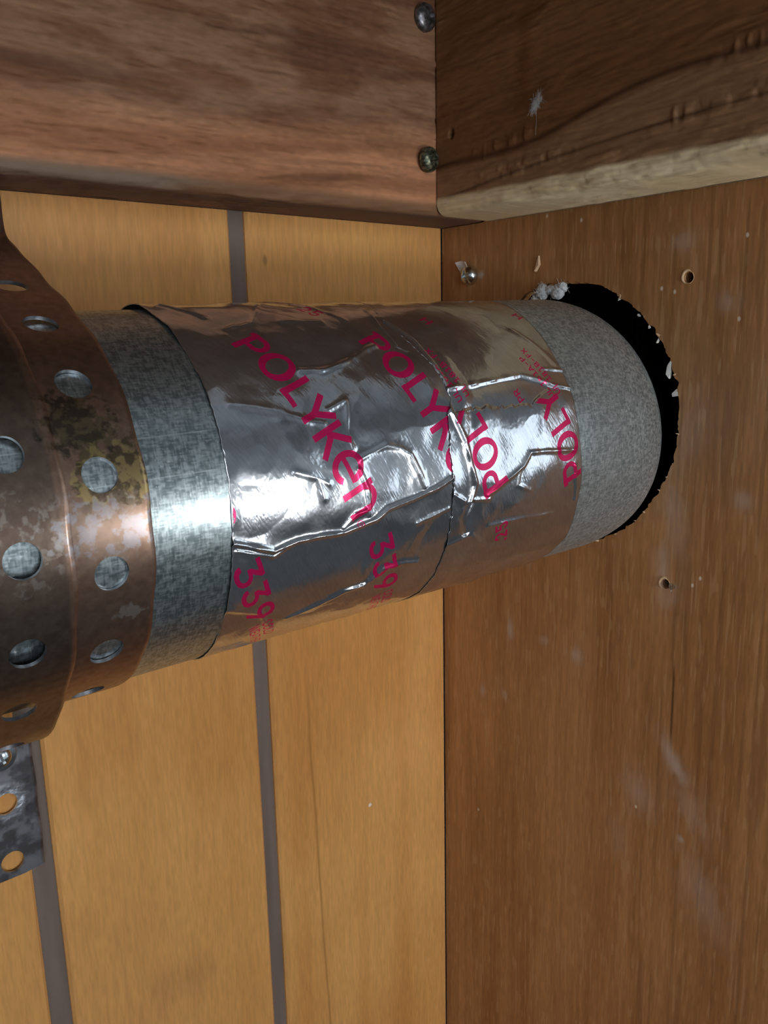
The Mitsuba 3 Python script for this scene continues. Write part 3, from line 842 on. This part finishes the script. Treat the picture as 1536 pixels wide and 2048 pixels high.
def theta_at(x, deg, u, p):
    ax = A + AX * (x / AX[0])
    a = np.degrees(np.arctan2(p[:, 2] - ax[2], -(p[:, 1] - ax[1])))
    ok = np.abs(np.hypot(p[:, 1] - ax[1], p[:, 2] - ax[2]) - 0.0525) < 0.004
    return u[np.argmin(np.abs(a - deg) + 1000 * ~ok)]


xa, xb = -0.2196, -0.2382
RA, RB = R + 0.0003, R + 0.0021
pathA = [(xa, -0.0322, 0.150), (xa, -0.0322, 0.083), (xa, -0.0345, 0.0708), (xa, -0.0525, 0.0630), (xa, -0.0665, 0.0562), (xa, -0.0780, 0.0515)] + around(xa, RA, 62, -205)
pathB = [(xb, -0.0335, 0.150), (xb, -0.0336, 0.084), (xb, -0.0358, 0.0724), (xb, -0.0525, 0.0650), (xb, -0.0665, 0.0584), (xb, -0.0785, 0.0535)] + around(xb, RB, 62, -46) + \
    [(xb, -0.0985, -0.0488), (xb, -0.0940, -0.0540), (xb, -0.0875, -0.0586), (xb, -0.0795, -0.0625), (xb, -0.066, -0.0675), (xb + .004, -0.045, -0.0755), (xb + .012, -0.020, -0.0855), (-0.2214, -0.0060, -0.0925)]


def holesA(u, p):
    h0 = theta_at(xa, 16.2, u, p)
    return [h0 + k * 0.0221 for k in range(-8, 14)]


def holesB(u, p):
    h0 = theta_at(xb, -0.6, u, p)
    return [h0 + k * 0.0221 for k in range(-8, 5)]


def tail_end(L, w):
    return Polygon([(0, -w / 2), (L + .0020, -w / 2), (L - .0010, w / 2), (0, w / 2)])


tag('pipe_strap', 'perforated copper-coloured metal strap looped twice round the pipe', 'pipe strap')
def strap_part(key, meshes, mat, label=None):
    key = add(key, meshes[0], mat, True, label=label)
    add(key + '__cut_edge', meshes[1], 'mat_tail', True, label='bright cut metal edge')


strap_part('pipe_strap__band', band(pathA, holesA), 'mat_copper')
strap_part('pipe_strap__band', band(pathB, holesB), 'mat_copper')
tail = [(-0.2214, -0.0060, -0.0925), (-0.2214, -0.0030, -0.0950), (-0.2214, -0.0013, -0.0985), (-0.2214, -0.0011, -0.1515)]
zs = lambda u, p: [u[np.argmin(np.abs(p[:, 2] - z))] for z in (-0.1215, -0.1443)]
strap_part('pipe_strap__tail', band(tail, zs, end=tail_end, width=0.0222), 'mat_tail', 'grey worn tail of the strap, flat on the boards')

# ------------------------------------------------------------------ screws


def pan_head(rad, high, shank=0.006, flange=0.0):
    prof = [(0, high)] + [(rad * math.sin(t), high * 0.25 + high * 0.75 * math.cos(t)) for t in np.linspace(0.25, math.pi / 2, 9)] + [(rad, 0.0)]
    if flange: prof += [(rad + .0004, 0.0), (flange - .0005, -0.0002), (flange, -0.0007), (flange - .0004, -0.0011)]
    prof += [(rad * 0.42, -0.0001 if not flange else -.0011), (rad * 0.42, -shank), (0, -shank)]
    h = to_man(lathe(prof, 40))
    for a in (0, 90):
        b = m3.Manifold.cube((rad * 1.1, rad * 0.26, high), True).rotate((0, 0, a + 20)).translate((0, 0, high * 1.02))
        h = h - b
    return from_man(h)


SCREWS = [((-0.0390, -0.0302, 0.1645), (0.05, -1, -0.05), 0.0053, .0034, 'mat_old_screw', 0, 'dark grey screw head on the timber rail, upper of the two in the corner'),
          ((-0.0392, -0.0316, 0.1112), (0.15, -1, -0.05), 0.0050, .0042, 'mat_rust_screw', 0, 'tarnished greenish screw head low in the corner where the two timber rails meet'),
          ((-0.0004, -0.0182, 0.0672), (-1, -0.05, 0.0), 0.0043, .0042, 'mat_screw', 0, 'shiny domed screw in the plywood below the corner of the timber rails'),
          ((-0.2214, -0.0030, -0.1021), (0.0, -1, 0.05), 0.0038, .0030, 'mat_screw', 0.0058, 'shiny flanged screw fixing the strap tail to the board wall')]
for (at, z, rad, high, mt, fl, lab) in SCREWS:
    add('screw', put(pan_head(rad, high, flange=fl), at, z), mt, 25, label=lab, cat='screw')
# thin screw whose tip has come through the plywood beside the lower empty hole
prof = [(0, .0042)] + [(0.0009 * k, .0042 - .0034 * k) for k in (.35, .7, 1)] + [(.0012, 0.0002), (.0012, -.004), (0, -.004)]
add('screw', put(lathe(prof, 16), (-0.0003, -0.1289, -0.0583), (-1, -0.55, -0.25)), 'mat_screw', 30, label='bright screw tip poking out of the plywood beside the lower empty screw hole', cat='screw')
# nail hole in the right rail: dark plug sunk in a rim
# ------------------------------------------------------------------ small debris


def blob(c, r, seed, squash=(1, 1, 1), rough=0.35, sub=3):
    m = trimesh.creation.icosphere(subdivisions=sub, radius=1.0); v = m.vertices
    k = 1 + rough * 2 * (meshkit.fbm(v * 1.7 + seed, 3, seed) - 0.5) + rough * (meshkit.fbm(v * 5 + seed, 3, seed + 2) - 0.5)
    m.vertices = v * k[:, None] * r * np.array(squash) + np.array(c)
    return m


# tuft of insulation between the pipe and the upper edge of the hole
bl = [to_man(blob(c, r, k, sq, 0.22)) for k, (c, r, sq) in enumerate([((-0.0015, -0.0585, 0.0535), .0030, (.8, .8, 1.1)), ((-0.0020, -0.0625, 0.0575), .0032, (.8, 1, 1)), ((-0.0016, -0.0665, 0.0580), .0026, (.8, 1.2, .7)),
                                                              ((-0.0012, -0.0700, 0.0572), .0030, (.8, 1.1, 1)), ((-0.0010, -0.0722, 0.0590), .0022, (.8, 1, 1)), ((-0.003, -0.0560, 0.0520), .0022, (1, 1.3, .6))])]
fl = bl[0]
for b in bl[1:]: fl = fl + b
fm = from_man(fl.refine_to_length(0.0005))
fm.vertices = fm.vertices + (meshkit.fbm(fm.vertices * 1500, 3, 4) - 0.5)[:, None] * 0.0009 * fm.vertex_normals
r_ = np.random.default_rng(12); hair = [fm]
for k in range(170):
    c = fm.vertices[r_.integers(len(fm.vertices))]; d = r_.normal(0, 1, 3) * [.7, 1, 1]; d /= np.linalg.norm(d); t = np.linspace(-.5, .6, 7)[:, None]
    pts = c + d * t * r_.uniform(.001, .004) + r_.normal(0, .0006, 3) * (t * 2) ** 2; pts[:, 0] = np.minimum(pts[:, 0], -0.0002)
    hair.append(tube(pts, np.linspace(.00008, .00004, 7), 4))
fm = trimesh.util.concatenate([trimesh.Trimesh(h.vertices, h.faces, process=False) for h in hair])
add('insulation_tuft', fm, 'mat_fluff', True, label='fluffy white tuft of insulation wedged above the pipe at the sawn hole', cat='insulation')


def chip(c, size, tilt, seed):
    r = np.random.default_rng(seed)
    P = []
    for a in np.sort(r.uniform(0, 2 * np.pi, 7)):
        k = 0.6 + 0.5 * r.random()
        for x in (-.5, .5): P.append((x * size[0] * r.uniform(.5, 1.2), k * size[1] * math.cos(a) * r.uniform(.8, 1.2), k * size[2] * math.sin(a)))
    m = hull(P); m.apply_transform(trimesh.transformations.rotation_matrix(tilt, [1, 0, 0])); m.apply_translation(c)
    return m


def on_rim(px_deg, inset=0.0012):
    t = math.radians(px_deg)
    return (0.0006, HY + (HR - inset) * math.cos(t), HZ + (HR - inset) * math.sin(t))


CH = [(157.5, (.0012, .0011, .0047), 0.20, 'tall white paint chip on the right rim of the sawn hole'),
      (168.0, (.0011, .0014, .0026), 0.5, 'notched white paint chip just below the tall chip on the hole rim'),
      (145.0, (.0008, .0007, .0012), 0.5, 'small white paint chip on the hole rim, next above the tall chip'), (138.0, (.0007, .0006, .0008), 0.2, 'tiny white paint chip on the hole rim, second above the tall chip'), (131.0, (.0007, .0007, .0007), 0.9, 'tiny white paint chip on the hole rim, third above the tall chip'), (119.0, (.0008, .0007, .0011), 0.4, 'white paint chip on the hole rim at its upper right, farthest above the tall chip')]
for k, (d, sz, tl, lab) in enumerate(CH):
    add('paint_chip', chip(on_rim(d), sz, tl, k), 'mat_chip', False, label=lab, cat='paint chip')

# clear-ish curled scrap behind the domed screw, a wood flake beside it
u, v = np.meshgrid(np.linspace(-1, 1, 17), np.linspace(0, 1, 9), indexing='ij')
P = np.stack([-0.0006 - 0.0020 * v - 0.0009 * u ** 2 * v, -0.0150 - 0.0031 * u + 0.0006 * v, 0.0688 + 0.0052 * v - 0.0012 * np.abs(u) * v * 0.5], -1)
Q = P + np.array([0.0004, 0, 0])
m = tri(grid(np.concatenate([P, Q[::-1], P[:1]], 0), False)); m.merge_vertices()
add('plastic_scrap', m, 'mat_scrap', 40, label='small curled grey scrap caught behind the shiny domed screw', cat='scrap')
fk = hull([(0.0, -.0575, .0662), (0.0, -.0560, .0668), (-.0012, -.0570, .0664), (0.0, -.0590, .0728), (-.0006, -.0586, .0726), (0, -.0596, .069), (-.0010, -.0590, .0688)])
add('wood_flake', fk, 'mat_splinter', False, label='pinkish sliver of wood lifted from the plywood between the domed screw and the hole', cat='wood flake')
# cobweb lint on the right rail
fib = []
r = np.random.default_rng(3)
for k in range(150):
    q = r.normal(0, .55)
    c = np.array([-0.0336, -0.0840, 0.1225]) + np.array([0, -.0012, .0016]) * q + r.normal(0, 1, 3) * [.0002, .0006, .0006]
    d = np.array([0, -.75, 1.0]) + r.normal(0, .55, 3); d[0] *= .25; d /= np.linalg.norm(d)
    l = r.uniform(.001, .0036); t = np.linspace(-.5, .5, 7)[:, None]
    bend = r.normal(0, 1, 3) * [.2, 1, 1] * .0010
    pts = c + d * t * l + bend * (t * 2) ** 2; pts[:, 0] = np.minimum(pts[:, 0], -0.0332)
    fib.append(tube(pts, np.linspace(.00006, .00003, 7), 4))
t = np.linspace(0, 1, 12)[:, None]
fib.append(tube(np.array([-0.0334, -0.0842, 0.1215]) + np.array([0, .0002, -.010]) * t, .000035, 5))
fib.append(blob((-0.0335, -0.0836, 0.1219), .0007, 5, (.4, 1.5, .8), .6))
add('lint', trimesh.util.concatenate(fib), 'mat_lint', True, label='wisp of white cobweb lint on the dark rail above the plywood', cat='lint')
